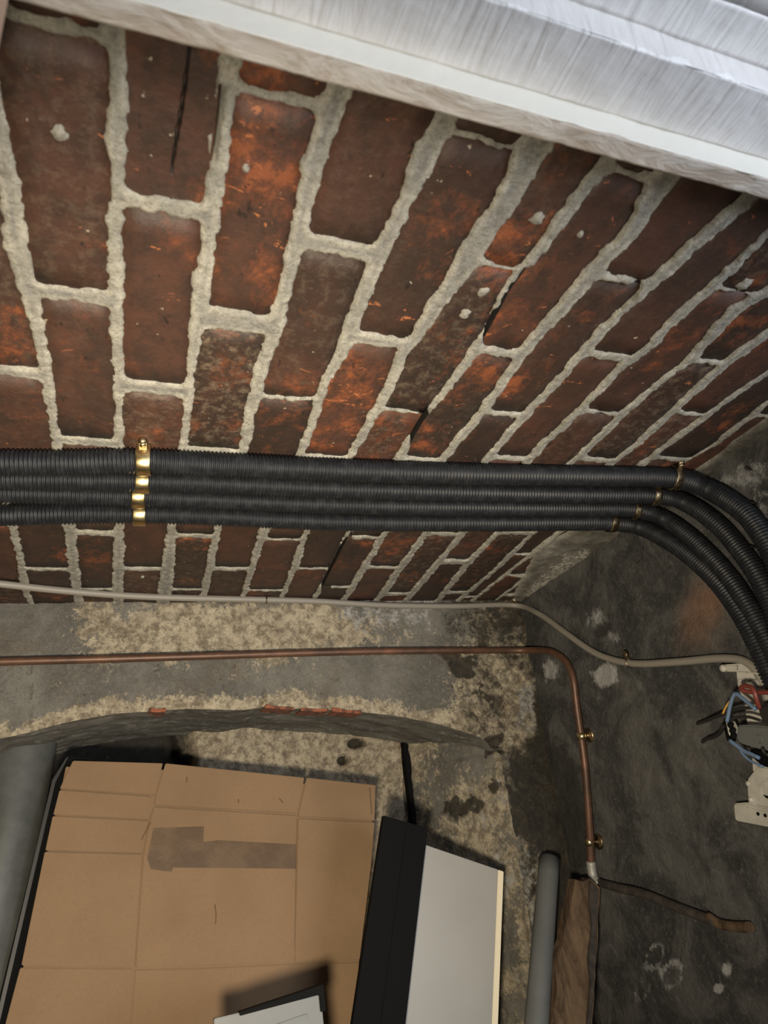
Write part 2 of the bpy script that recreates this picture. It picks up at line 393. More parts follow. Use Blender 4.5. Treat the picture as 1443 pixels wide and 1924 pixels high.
while x0 - .073 > XL - .02: x0 -= .073; left.append(const(x0))
JX = left[::-1] + JX
xe = JX[-1][1].mean()
while xe + .066 < XR + .05: xe += .066; JX.append(const(xe))
def pxx(pts, y):
    p = sorted(pts, key=lambda t: t[1]); return np.interp(y, [t[1] for t in p], [t[0] for t in p])
CJY = []; off = len(left)
for i in range(len(JX) - 1):
    k = i - off; ys = []
    if 0 <= k < len(CJ):
        for y, th in CJ[k]:
            xm = (pxx(J[k], y) + pxx(J[k + 1], y)) / 2
            a = onC(xm, y - th / 2)[1]; b = onC(xm, y + th / 2)[1]; ys.append(((a + b) / 2, max(b - a, .0045)))
    else: ys = [(.37 + (i % 2) * .112, .008), (.82 + (i % 2) * .112, .008)]
    ys.sort(); full = [ys[0]]
    for q in ys[1:]:
        g = q[0] - full[-1][0]; n = int(round(g / .232))
        for t in range(1, n): full.append((full[-1][0] + g / n, .008))
        full.append(q)
    while full[0][0] > .15: full.insert(0, (full[0][0] - .222, .010))
    while full[-1][0] < YW + .01: full.append((full[-1][0] + .226, .006))
    CJY.append(full)
gx = np.arange(XL - .01, XR + .012, .0026); gy = np.arange(.222, YW + .012, .0026)
GX, GY = np.meshgrid(gx, gy, indexing='ij')
WX = GX + .0016 * fbm(GX, GY, 60, 3, 5) ; WY = GY + .0016 * fbm(GX, GY, 60, 3, 9)
D = np.full(GX.shape, -1.0); BR = []
for i in range(len(JX) - 1):
    a, b = JX[i], JX[i + 1]
    xl = np.interp(GY, a[0], a[1]) + np.interp(GY, a[0], a[2]) / 2; xr = np.interp(GY, b[0], b[1]) - np.interp(GY, b[0], b[2]) / 2
    ins = (GX > xl - .03) & (GX < xr + .03)
    dx = np.minimum(WX - xl, xr - WX)
    for j in range(len(CJY[i]) - 1):
        y0, t0 = CJY[i][j]; y1, t1 = CJY[i][j + 1]
        dy = np.minimum(WY - (y0 + t0 / 2), (y1 - t1 / 2) - WY)
        d = np.minimum(dx, dy); m = (dx > 0) & (dy > 0)       # rounded corners
        rr = .006; d = np.where((dx < rr) & (dy < rr), rr - np.hypot(np.maximum(rr - dx, 0), np.maximum(rr - dy, 0)), d)
        D = np.where(ins, np.maximum(D, d), D)
        BR.append((i, j, y0 + t0 / 2, y1 - t1 / 2))
rag = .0030 * fbm(GX, GY, 120, 4, 3) + .0016 * fbm(GX, GY, 34, 2, 8)
Dm = D + rag
h = -.0028 + .018 * sstep(-.0012, .0058, Dm)                     # proud smeared pointing falling back behind the brick faces
h += np.where(Dm < .003, .0010 * fbm(GX, GY, 55, 5, 21) + .0014 * fbm(GX, GY, 150, 3, 4), 0)
PXg, PYg = proj(GX, GY, ceilz(GY))
mask = np.zeros(GX.shape + (3,))
def polyd(px, py, pts):                                            # distance to a polyline in px
    d = np.full(px.shape, 1e9); tt = np.zeros(px.shape)
    for k in range(len(pts) - 1):
        ax, ay = pts[k]; bx, by = pts[k + 1]; vx, vy = bx - ax, by - ay
        t = np.clip(((px - ax) * vx + (py - ay) * vy) / (vx * vx + vy * vy), 0, 1)
        e = np.hypot(px - ax - t * vx, py - ay - t * vy); tt = np.where(e < d, (k + t) / (len(pts) - 1), tt); d = np.minimum(d, e)
    return d, tt
# places where the pointing has fallen out
for pts, wd in [([(416,150),(412,190),(406,235),(399,300)], 7), ([(984,503),(963,548),(938,590),(918,622),(908,645)], 12),
                ([(803,763),(794,785),(784,808),(770,842)], 11), ([(1203,524),(1182,550),(1160,580)], 9), ([(661,998),(646,1035),(622,1080),(603,1118)], 13),
                ([(585,745),(580,770),(572,790)], 4), ([(1245,655),(1236,672)], 3)]:
    d, t = polyd(PXg, PYg, pts); wv = 1.25 * wd * np.sin(np.pi * np.clip(t, .03, .97)) * (1 + .4 * fbm(PXg, PYg, .06, 2, 2))
    s_ = sstep(1.1, .7, d / np.maximum(wv, .1)); h += .022 * s_; mask[..., 1] += 1.0 * s_  # mask colours the gap black as painted shade
# rough plaster over the bricks towards the right wall
pl = sstep(-14, 26, (PXg - 985) * .52 + (PYg - 1040) * .40 + 22 * fbm(PXg, PYg, .02, 3, 6)) * sstep(940, 985, PYg + .0 * PXg) * sstep(1002, 1040, PXg + (PYg - 1000) * .55)
pl = np.maximum(pl, sstep(.030, .012, XR - GX + .010 * fbm(GX, GY, 14, 3, 5)))
h = h * (1 - pl) + pl * (-.006 + .0050 * fbm(GX, GY, 34, 5, 31)); mask[..., 1] = np.maximum(mask[..., 1], pl * .62)
d, t = polyd(PXg, PYg, [(1000,1112),(1040,1072),(1095,1040)]); mask[..., 2] += sstep(26, 6, d + 8 * fbm(PXg, PYg, .05, 3, 1)) * .58
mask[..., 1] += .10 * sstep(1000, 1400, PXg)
mask[..., 0] = sstep(-.0025, -.0085, D + .003 * fbm(GX, GY, 40, 3, 19))
P = np.stack([GX, GY, ceilz(GY) + h], -1)
ceiling = link('ceiling', gridmesh('ceiling', P, np.clip(mask, 0, 1)), M_mortar); tag(ceiling, kind='structure')

# per-brick character: (px, py) -> red, orange, grey dust
CHAR = [(110,260,.55,.10,0),(320,180,.75,.0,0),(300,560,.75,0,0),(150,650,.15,0,.45),(30,560,.7,.5,.0),(40,760,.05,0,.4),(500,380,.55,.75,.0),(510,135,.7,.35,0),
 (430,670,.05,.15,.6),(290,780,.2,.3,.5),(400,780,.0,.2,.8),(700,300,.5,.25,.15),(600,560,.15,.15,.3),(530,800,.4,.5,.1),(800,420,.35,.45,.1),(650,720,.5,.65,.1),
 (850,560,.6,.7,.7),(730,810,.3,.4,.1),(1040,380,.35,.5,.2),(1070,500,.6,.4,.0),(1200,470,.6,.0,0),(880,730,.1,.1,.35),(1050,600,.3,.45,.1),(900,810,.75,.3,1.0),(1250,420,.7,0,0),(1330,450,.6,0,0),
 (1170,620,.5,.1,0),(1090,720,.5,.3,.1),(1020,790,.45,.3,0),(850,810,.1,.3,.2),(1250,620,.45,.15,0),(1190,720,.6,0,0),(1330,640,.3,0,.2),(1250,800,.2,.1,.6),
 (420,790,.0,.2,.8),(370,1050,.1,.45,.3),(280,1020,.7,0,0),(520,1040,.55,.3,.1),(440,1020,.7,0,0),(180,1040,.15,0,.1),(90,1030,.2,0,.1),(640,1060,.1,.1,.1),(740,1030,.3,.3,.5)]
def brick_mesh(i, y0, y1, nx, ny, crack=None, skew=0):
    a, b = JX[i], JX[i + 1]; ys = np.linspace(y0 - .002, y1 + .002, ny)
    xl = np.interp(ys, a[0], a[1]) + np.interp(ys, a[0], a[2]) / 2 - .002; xr = np.interp(ys, b[0], b[1]) - np.interp(ys, b[0], b[2]) / 2 + .002
    u = np.linspace(0, 1, nx)[:, None]; X = xl[None] + (xr - xl)[None] * u; Y = np.repeat(ys[None], nx, 0)
    z = .0009 * fbm(X, Y, 30, 3, 50 + i) + RNG.uniform(-.0012, .0008)
    z += skew * (u - .5)
    if crack is not None:
        px, py = proj(X, Y, ceilz(Y)); d, t = polyd(px, py, crack); z += .008 * sstep(3.6, 1.2, d / (.35 + .65 * np.sin(np.pi * np.clip(t, .05, .95))))
    Z = ceilz(Y) + z
    top = np.stack([X, Y, Z], -1); V = top.reshape(-1, 3).tolist(); F = []
    idx = np.arange(nx * ny).reshape(nx, ny)
    for p in range(nx - 1):
        for q in range(ny - 1): F.append((idx[p, q], idx[p, q + 1], idx[p + 1, q + 1], idx[p + 1, q]))
    ring = list(idx[:, 0]) + list(idx[-1, 1:]) + list(idx[-2::-1, -1]) + list(idx[0, -2:0:-1]); n0 = len(V)
    for r in ring: V.append([V[r][0], V[r][1], V[r][2] + .035])
    n = len(ring)
    for k in range(n): F.append((ring[k], ring[(k + 1) % n], n0 + (k + 1) % n, n0 + k))
    me = bpy.data.meshes.new('brick'); me.from_pydata(V, [], [tuple(int(v) for v in f) for f in F]); me.update(); return me
for i, j, y0, y1 in BR:
    y0 = max(y0, .225); y1 = min(y1, YW + .005)
    xm = (np.interp((y0 + y1) / 2, JX[i][0], JX[i][1]) + np.interp((y0 + y1) / 2, JX[i + 1][0], JX[i + 1][1])) / 2
    if y1 - y0 < .012 or xm > XR - .006: continue
    px, py = proj(xm, (y0 + y1) / 2, ceilz((y0 + y1) / 2))
    cr = [(362,60),(350,140),(342,200),(330,270),(322,325)] if (i == off + 2 and abs(py - 190) < 130) else None
    me = brick_mesh(i, y0, y1, 64 if cr else 5, 90 if cr else 9, cr)
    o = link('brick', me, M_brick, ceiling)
    best = min(CHAR, key=lambda c: math.hypot(c[0] - px, c[1] - py)); dist = math.hypot(best[0] - px, best[1] - py)
    if dist < 60: rgb = best[2:5]
    else: rgb = (random.choice([.1, .3, .5, .65]), random.choice([0, 0, .2, .4]), random.choice([0, .1, .3, .5]))
    o.color = (*rgb, 1)

for x, y, r_ in [(908,546,.0052),(873,588,.0050),(268,1083,.0036),(112,248,.0050),(1398,533,.0070),(1010,408,.0062),(462,314,.0028),(1090,440,.0026)]:
    c_ = onC(x, y); o = disc('mortar_splash', c_ + np.array([0, 0, .0012]), (0, 0, -1), r_, .0034, M_mortar, ceiling, 14, .5)
    for v_ in o.data.vertices:
        q_ = 1 + .35 * float(vnoise((v_.co.x - c_[0]) * 420, (v_.co.y - c_[1]) * 420, int(x)))
        v_.co.x = c_[0] + (v_.co.x - c_[0]) * q_; v_.co.y = c_[1] + (v_.co.y - c_[1]) * q_ * 1.2

# ------------------------------------------------------------------ BACK WALL with arch opening
ARC = [(0,1388),(60,1375),(150,1352),(210,1342),(280,1337),(380,1332),(450,1333),(500,1328),(600,1333),(680,1338),(760,1348),(830,1362),(900,1385),(940,1410)]
AP = np.array([onY(*p) for p in ARC]); XJ = AP[-1][0]; ZS = AP[-1][2]
XA = -.33
ax_ = np.r_[XA, -.30, -.25, AP[:, 0]]; az_ = np.r_[AP[0][2] - .20, AP[0][2] - .11, AP[0][2] - .045, AP[:, 2]]
def archz(x):
    z = np.interp(x, ax_, az_); return z + .0022 * fbm(x, x * 0 + 3, 30, 3, 77)
def wallmask(px, py, X, Z):
    m = np.zeros(px.shape + (3,)); n = fbm(px, py, .012, 3, 41); n2 = fbm(px, py, .03, 3, 45)
    cream = .36 + 0 * px
    cream += .62 * sstep(85, 5, np.abs(py - 1180) + 40 * n) * sstep(60, 260, px) * sstep(880, 620, px)         # bright band under ceiling
    cream -= .16 * sstep(580, 680, px) * sstep(900, 800, px)
    _, zz = proj(X, YW + 0 * X, archz(X) + 0 * X); cream += .75 * sstep(46, 0, np.abs(zz - py) + 14 * n2) * sstep(950, 850, px)  # along the arch edge
    cream += .30 * sstep(780, 920, px) * sstep(1030, 975, px) * sstep(1450, 1380, py)
    cream += .20 * sstep(1180, 1260, py) * sstep(760, 880, px)
    cream -= .10 * sstep(150, 60, px)
    cream += .15 * sstep(1540, 1600, py) * n2
    m[..., 0] = cream
    soot_shade = .08 + .42 * sstep(760, 920, px) + .1 * sstep(1230, 1150, py) * sstep(760, 920, px)
    soot_shade = np.maximum(soot_shade, 1.0 * sstep(955, 1035, px + 14 * n2 + np.where(py > 1400, 40 * sstep(1400, 1440, py) * sstep(1580, 1530, py), 0) - np.where(py > 1560, 18, 0)))
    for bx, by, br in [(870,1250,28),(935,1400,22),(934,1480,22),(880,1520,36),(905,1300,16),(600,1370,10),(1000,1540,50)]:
        soot_shade = np.maximum(soot_shade, sstep(br * 1.7, br * .3, np.hypot(px - bx, (py - by) * 1.2) + 30 * n2 + 26 * fbm(px, py, .07, 3, 91)))
    m[..., 1] = soot_shade
    wh = .22 + .35 * sstep(620, 660, px) * sstep(830, 800, px) * sstep(1230, 1150, py) + .30 * sstep(1560, 1640, py)
    wh += .35 * sstep(950, 985, px) * sstep(1020, 1000, px) * sstep(1240, 1300, py) * sstep(1400, 1360, py)
    m[..., 2] = wh * sstep(1022, 1000, px); return np.clip(m, 0, 1)
def relief(X, Z, px, py):
    r = .0045 * fbm(X, Z, 9, 4, 60) + .0034 * fbm(X, Z, 40, 4, 61)
    r += (.007 * fbm(X, Z, 24, 5, 62) - .002) * sstep(780, 880, px)
    r += .0016 * fbm(X, Z, 110, 3, 63)
    for bx, by, br in [(935,1400,20),(934,1480,20),(880,1520,34)]:
        r += .016 * sstep(br, br * .6, np.hypot(px - bx, py - by) + 8 * fbm(px, py, .04, 2, 3))
    d, _ = polyd(px, py, [(497,1300),(492,1320),(486,1332)]); r += .012 * sstep(4, 1, d)
    for ln in ([(57,1245),(58,1290),(56,1370)], [(499,1225),(498,1300)]):
        d, _ = polyd(px, py, ln); r += .004 * sstep(2.2, .6, d + 1.2 * fbm(px, py, .1, 2, 4))
    return r
def wallpatch(name, X, Z, parent=None):
    px, py = proj(X, YW + 0 * X, Z); r = relief(X, Z, px, py)
    return link(name, gridmesh(name, np.stack([X, YW + r, Z], -1), wallmask(px, py, X, Z)), M_plaster, parent)
gx = np.arange(XL, XR + .012, .0032); v = np.linspace(0, 1, 130)[None]
X = np.repeat(gx[:, None], 130, 1)
base = np.where(gx < XA, az_[0], np.where(gx < XJ, archz(gx), ZS))
Z = base[:, None] + (ceilz(YW) + .012 - base[:, None]) * v
wall = wallpatch('wall_back', X, Z); tag(wall, kind='structure')
def jambx(z):  # arris of the right pier, slightly broken
    return XJ + (ZS - z) * -.01 + .006 * fbm(z, z * 0, 14, 3, 90)
zz = np.linspace(FLOOR, ZS, 320); u = np.linspace(0, 1, 60)[:, None]
Z = np.repeat(zz[None], 60, 0); jb = jambx(zz)[None]; X = jb + (XR + .012 - jb) * u
pier = wallpatch('right_pier', X, Z, wall)
zz = np.linspace(FLOOR, az_[0], 60); Z = np.repeat(zz[None], 30, 0); X = np.repeat(np.linspace(XL, XA, 30)[:, None], 60, 1); wallpatch('left_pier', X, Z, wall)
# soffit of the arch
YB = 1.50
def alcove(name, P, cream, soot_shade, white, m=M_plaster):
    mk = np.zeros(P.shape[:2] + (3,)); mk[..., 0] = cream; mk[..., 1] = soot_shade; mk[..., 2] = white
    return link(name, gridmesh(name, P, np.clip(mk, 0, 1)), m, wall)
gx = np.arange(XA, XJ + .02, .005); ny = 60; yy = np.linspace(0, 1, ny)[None]
X = np.repeat(gx[:, None], ny, 1); px, py = proj(X, YW + 0 * X, archz(X))
Y = YW + relief(X, archz(X), px, py)[:, :1] * (1 - yy) + (YB + .05 - YW) * yy
Zs = archz(gx)[:, None] + .004 * fbm(X, Y, 22, 4, 15) * sstep(0, .08, yy) + .004 * fbm(X * .4, Y, 30, 2, 25) * sstep(0, .2, yy) - .006 * yy
n = fbm(X, Y * 3, 12, 3, 5)
alcove('arch_soffit', np.stack([X, Y, Zs], -1), .25 + .3 * n, .20 * sstep(.25, .0, X) + .0 + .2 * n, .42)
# splayed right jamb, then the alcove's back
XB = onY(747, 1450, YB)[0]; zz = np.linspace(FLOOR, ZS + .085, 260)[None]; u = np.linspace(0, 1, 60)[:, None]
jx0 = jambx(np.minimum(zz, ZS)); X = jx0 + (XB + .005 - jx0) * u; px0, py0 = proj(jx0, YW, zz)
Y = YW + relief(jx0, zz, px0, py0) * (1 - u) + (YB - YW) * u + (.010 * fbm(u * .25 + 0 * zz, zz + 0 * u, 22, 5, 70) + .004 * fbm(u * .25 + 0 * zz, zz + 0 * u, 90, 3, 72)) * sstep(0, .15, u) * sstep(1.0, .92, u); Z = zz + 0 * u
# trim the jamb under the soffit
Z = np.minimum(Z, archz(np.minimum(X, XJ)) + .004)
pxj, pyj = proj(X, Y, Z); nn = fbm(pxj, pyj, .02, 3, 8)
cr = .62 + .45 * nn + .3 * sstep(1460, 1390, pyj) * sstep(880, 760, pxj) + .5 * sstep(34, 16, np.hypot((pxj - 888) * .8, (pyj - 1590) * .6) + 8 * nn)
st = .20 + .35 * sstep(1500, 1420, pyj) * sstep(800, 930, pxj) * (nn + .4); 
for bx, by, br in [(935,1400,20),(930,1482,20),(880,1515,32)]: st = np.maximum(st, sstep(br * 1.7, br * .4, np.hypot(pxj - bx, (pyj - by) * 1.6) + 24 * nn + 28 * fbm(pxj, pyj, .07, 3, 92)))
alcove('splayed_jamb', np.stack([X, Y, Z], -1), cr, st, .34 + .2 * nn)
gx = np.linspace(XL, XB + .006, 232); zz = np.linspace(FLOOR, 1.24, 260)
X, Z = np.meshgrid(gx, zz, indexing='ij'); px, py = proj(X, YB + 0 * X, Z); nb = fbm(px, py, .02, 4, 12)
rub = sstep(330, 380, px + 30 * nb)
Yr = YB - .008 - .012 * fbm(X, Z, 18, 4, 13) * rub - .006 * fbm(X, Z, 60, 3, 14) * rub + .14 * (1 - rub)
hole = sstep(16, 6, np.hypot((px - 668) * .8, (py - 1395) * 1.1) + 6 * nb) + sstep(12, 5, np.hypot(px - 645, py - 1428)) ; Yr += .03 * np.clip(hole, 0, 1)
alcove('alcove_back', np.stack([X, Yr, Z], -1), .95 * rub + .2 * nb, (1 - rub) * .8 + hole, .0)  # left recess and holes also coloured dark, painted shade of the hollows
# broken brick arrises showing along the arch edge
for a, b_, dz in [((278,1334),(312,1333),9), ((497,1327),(553,1331),7), ((565,1333),(618,1334),7), ((624,1333),(680,1338),9)]:
    p, q = onY(*a, YW - .003), onY(*b_, YW - .003); hh = dz * YW / FPX * 1.1
    p[2] -= hh * .35; q[2] -= hh * .35
    mid = (p + q) / 2 + np.array([0, 0, hh * .35 + .001])
    o = prism('brick', [p, (p[0] * .4 + q[0] * .6, p[1], (p[2] + q[2]) / 2 - .001), q, (q[0] - .001, q[1], q[2] + hh * .7), mid + np.array([.004, 0, 0]), (p[0] + .002, p[1], p[2] + hh * .8)], (0, .05, 0), M_chip, wall, .0006)
    o.color = (.9, .9, 0, 1)

# ------------------------------------------------------------------ RIGHT WALL
gy = np.arange(.30, YW + .012, .0035); gz = np.arange(FLOOR, ceilz(.3) + .02, .0045)
Y, Z = np.meshgrid(gy, gz, indexing='ij'); px, py = proj(XR + 0 * Y, Y, Z)
mk = np.zeros(Y.shape + (3,)); n = fbm(px, py, .015, 4, 33); n2 = fbm(px, py, .05, 3, 34)
vis = (px > 900) & (px < 1700) & (py > 600)
mk[..., 0] = sstep(75, 10, np.hypot((px - 1318), (py - 1165) * .8) + 26 * n) * .75 + .25 * sstep(60, 10, np.hypot(px - 1330, py - 1100) + 20 * n)
sal = np.zeros(Y.shape)
for bx, by, rx, ry, am in [(1033,1258,26,34,.75),(1135,1268,34,28,.95),(1115,1165,30,30,.55),(1150,1200,26,24,.5),(1400,890,60,45,.55),(1350,985,60,50,.3),(1443,950,50,50,.45),(1255,1250,30,8,.2),
                           (1365,1822,16,22,.8),(1352,1856,14,14,.8),(1090,1240,26,20,.35)]:
    sal = np.maximum(sal, am * sstep(1.25, .3, np.hypot((px - bx) / rx, (py - by) / ry) + .35 * n2))
for bx, by, rx, ry, ang, am in [(1230,1798,17,27,-.4,.9),(1262,1832,22,25,-.3,.95),(1208,1860,12,24,-.4,.75)]:   # pale ring marks of efflorescence
    c_, s_ = math.cos(ang), math.sin(ang); ux = (px - bx) * c_ - (py - by) * s_; uy = (px - bx) * s_ + (py - by) * c_
    e = np.hypot(ux / rx, uy / ry); sal = np.maximum(sal, .62 * am * sstep(.75, .0, np.abs(e - .85) + .40 * fbm(px, py, .07, 4, 9) + .05)); sal = np.maximum(sal, .30 * am * sstep(1.5, .5, e + .3 * n2))
mk[..., 2] = np.where(vis, sal, 0)
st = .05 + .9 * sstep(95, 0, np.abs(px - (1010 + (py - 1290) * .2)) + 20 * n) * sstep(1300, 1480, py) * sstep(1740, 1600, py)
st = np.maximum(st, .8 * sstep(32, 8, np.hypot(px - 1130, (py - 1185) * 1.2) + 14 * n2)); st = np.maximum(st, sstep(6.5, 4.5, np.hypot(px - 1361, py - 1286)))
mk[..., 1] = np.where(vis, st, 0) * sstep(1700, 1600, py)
rX = XR + .0035 * fbm(Y, Z, 8, 4, 55) + .0016 * fbm(Y, Z, 50, 3, 56) * sstep(1700, 1600, py) + .010 * sstep(7, 4, np.hypot(px - 1361, py - 1286))
# long scratches in the render
for ln in ([(1165,1392),(1190,1405),(1208,1425)], [(1255,1370),(1270,1380)], [(1310,1755),(1345,1775)], [(1345,1560),(1365,1590)]):
    d, _ = polyd(px, py, ln); rX += .0025 * sstep(3, .8, d)
wr = link('wall_right', gridmesh('wall_right', np.stack([rX, Y, Z], -1), np.clip(mk, 0, 1), flip=True), M_render); tag(wr, kind='structure')
for q in [(1411,884),(1421,948),(1421,1030)]:
    a = onX(*q); tube('nail', [a + [.01, 0, 0], a + [-.012, -.002, .002]], .0012, M_nail, wr, .01, 6)
for q in [((1195,1058),(1200,1056),(1203,1050)), ((1207,1040),(1206,1048),(1208,1030))]:
    tube('nail', [onX(*p, XR - .003) for p in q], .0005, M_nail, wr, .003, 6)

# ------------------------------------------------------------------ rest of the shell (out of frame) and added light blocks
box('alcove_light_block', (XL - .1, YB + .17, FLOOR), (XR + .1, YB + .22, 1.5), M_blackw, wall)  # added black box behind the alcove, stops sky light leaking in
box('crack_light_block', (XB + .01, YB - .03, FLOOR), (XB + .05, YB + .2, 1.4), M_blackw, wall)  # added black box behind the jamb crack, blocks light through the gap
box('roof_backing', (XL - .1, .30, ceilz(.3) + .03), (XR + .1, YB + .2, ceilz(.3) + .08), M_blackw, ceiling)
o = box('wall_left', (XL - .1, .2, FLOOR), (XL, YB + .2, 1.5), M_concrete); tag(o, kind='structure')
o = box('floor', (XL - .1, -1.2, -.08), (XR + .4, YB + .3, FLOOR), M_concrete); tag(o, kind='structure')
o = box('wall_front', (XL - .1, .10, FLOOR), (-.20, .20, 1.5), M_concrete); tag(o, kind='structure')

# ------------------------------------------------------------------ DOOR FRAME: painted head over the camera, jamb on the left
def kk(x, y): r = ray(x, y); return r[2] / r[1]
K = [kk(720, 165), kk(720, 117), kk(720, 72), kk(970, 0), kk(1110, 0), kk(1370, 0)]
K[0] = (kk(720, 165) + kk(1443, 390)) / 2; K[1] = (kk(720, 117) + kk(1443, 352)) / 2; K[2] = (kk(720, 72) + kk(1443, 316)) / 2
K[3] = (kk(970, 0) + kk(1443, 187)) / 2; K[4] = (kk(1110, 0) + kk(1443, 146)) / 2; K[5] = kk(1443, 33)
z = ZW + SL * (.25 - YW) - .022; S0 = [(z / K[0], z)]
y1 = z / K[1]; S0.append((y1, z))                                  # rough underside strip
y2 = y1 - .004; S0.append((y2, y2 * K[2]))                         # cream arris
z2 = S0[-1][1]; S0.append((z2 / K[3], z2))                         # broad underside with brush marks
y3 = S0[-1][0] - .001; S0.append((y3, y3 * K[4]))                   # step up, lit by the doorway
z4 = S0[-1][1]; S0.append((z4 / K[5], z4)); y5 = S0[-1][0]; 
trim = empty('trim_1', (.4, S0[0][0], CAMZ + S0[0][1])); tag(trim, 'white painted timber door head across the top right', kind='structure')
def strip(name, pts, m, x0=-.25, x1=XR + .3, nx=260, ns=10, amp=.0006, top=.06, drip=0):
    pts = np.array(pts); s = np.r_[0, np.cumsum(np.linalg.norm(np.diff(pts, axis=0), axis=1))]
    u = np.unique(np.r_[np.linspace(0, s[-1], ns), s]); y = np.interp(u, s, pts[:, 0]); zz = np.interp(u, s, pts[:, 1])
    gx = np.linspace(x0, x1, nx); X, Yy = np.meshgrid(gx, y, indexing='ij'); Zz = np.repeat(zz[None], nx, 0)
    U = np.repeat(u[None], nx, 0); e = np.minimum(U, s[-1] - U) / (s[-1] + 1e-9)
    Zz = Zz + amp * fbm(X, U, 60, 4, 3) + drip * vnoise(X * 160, U * 25, 8) * sstep(.0, .35, U / s[-1])
    Yy = Yy + amp * fbm(X, U, 50, 3, 6) * .6
    # close the solid upwards
    P = np.stack([X, Yy, Zz + CAMZ], -1); t0 = P[:, :1].copy(); t1 = P[:, -1:].copy(); t0[..., 2] = CAMZ + zz.max() + top; t1[..., 2] = CAMZ + zz.max() + top
    P = np.concatenate([t0, P, t1, t0], 1)
    return link(name, gridmesh(name, P), m, trim)
strip('rough_underside', [S0[0], S0[1]], M_paintraw, amp=.0011)
strip('cream_arris', [S0[1], S0[2]], M_paintcream, amp=.0010)
strip('head_soffit', [S0[2], S0[3]], M_paint, ns=24, amp=.0008, drip=.0004)
strip('door_stop', [S0[3], S0[4]], M_paint, amp=.0006)
strip('upper_rebate', [S0[4], S0[5]], M_paint, amp=.0010)
strip('outer_head', [S0[5], (y5 - .12, z4 + .03)], M_paint)
jamb_top = S0[0][1] + CAMZ
b = onY(19, 0, .235); 
zb = onY(4, 260, .235)[2]
o = prism('trim_2', [(b[0], .235, zb), (b[0] - .045, .235, zb), (b[0] - .045, .17, zb), (b[0] - .008, .17, zb)], (0, 0, jamb_top + .01 - zb), M_jamb, None, .002)
tag(o, 'pale wooden block under the left end of the door head', kind='structure')

# ------------------------------------------------------------------ CONDUITS
def softmin_point(x, y, off, kx=45):
    a = onC(x, y, -off) if kx == 45 else onY(x, y, YW - off); b = onX(x, y, XR - off); c0 = np.array([0, 0, CAMZ])
    da = np.linalg.norm(a - c0); db = np.linalg.norm(b - c0) if b[1] > 0 else 9
    d = -np.log(np.exp(-kx * da) + np.exp(-kx * db)) / kx; r = ray(x, y); return c0 + r / np.linalg.norm(r) * d
CON = [
 ([(-60,871),(0,869),(130,869),(265,866),(400,872),(640,883),(900,891),(1100,894),(1265,898),(1325,917),(1363,937),(1401,965),(1425,994),(1446,1028),(1468,1080),(1480,1140)],
  'uppermost of four black corrugated conduits along the brick ceiling', .0150),
 ([(-60,899),(0,899),(265,903),(400,907),(640,918),(900,925),(1100,929),(1230,931),(1281,942),(1319,963),(1357,994),(1386,1028),(1415,1067),(1443,1119),(1462,1175),(1475,1240)],
  'second black corrugated conduit from the top of the row of four', .0138),
 ([(-60,924),(0,925),(260,932),(400,938),(640,948),(900,953),(1100,955),(1192,957),(1244,973),(1281,996),(1319,1029),(1357,1069),(1394,1119),(1432,1185),(1465,1250),(1490,1310)],
  'third black corrugated conduit, bending down between two others at the right wall', .0136),
 ([(-60,968),(0,968),(130,965),(262,965),(400,969),(640,980),(900,982),(1100,981),(1150,982),(1198,989),(1238,1006),(1276,1029),(1314,1059),(1352,1097),(1389,1147),(1418,1200),(1446,1262),(1478,1330)],
  'lowest black corrugated conduit, lying nearest the back wall', .0142)]
CP = []
PIT = .0046
for px_, lab, r in CON:
    off_ = r + .0015
    q_ = [softmin_point(x, y, off_) for x, y in px_]; e_ = np.array([XL + .002 - q_[0][0], 0, 0])
    q_ = [q_[0] + e_, q_[0] + e_ * .5] + q_; path = smoothpath(q_, PIT / 4)
    n = len(path); prof = np.tile([1, 1, .85, .85], n // 4 + 1)[:n] * r
    o = link('corrugated_conduit', tubemesh('corrugated_conduit', path, prof, 16), M_black)
    tag(o, lab, 'conduit', 'black corrugated conduits'); CP.append((path, r))
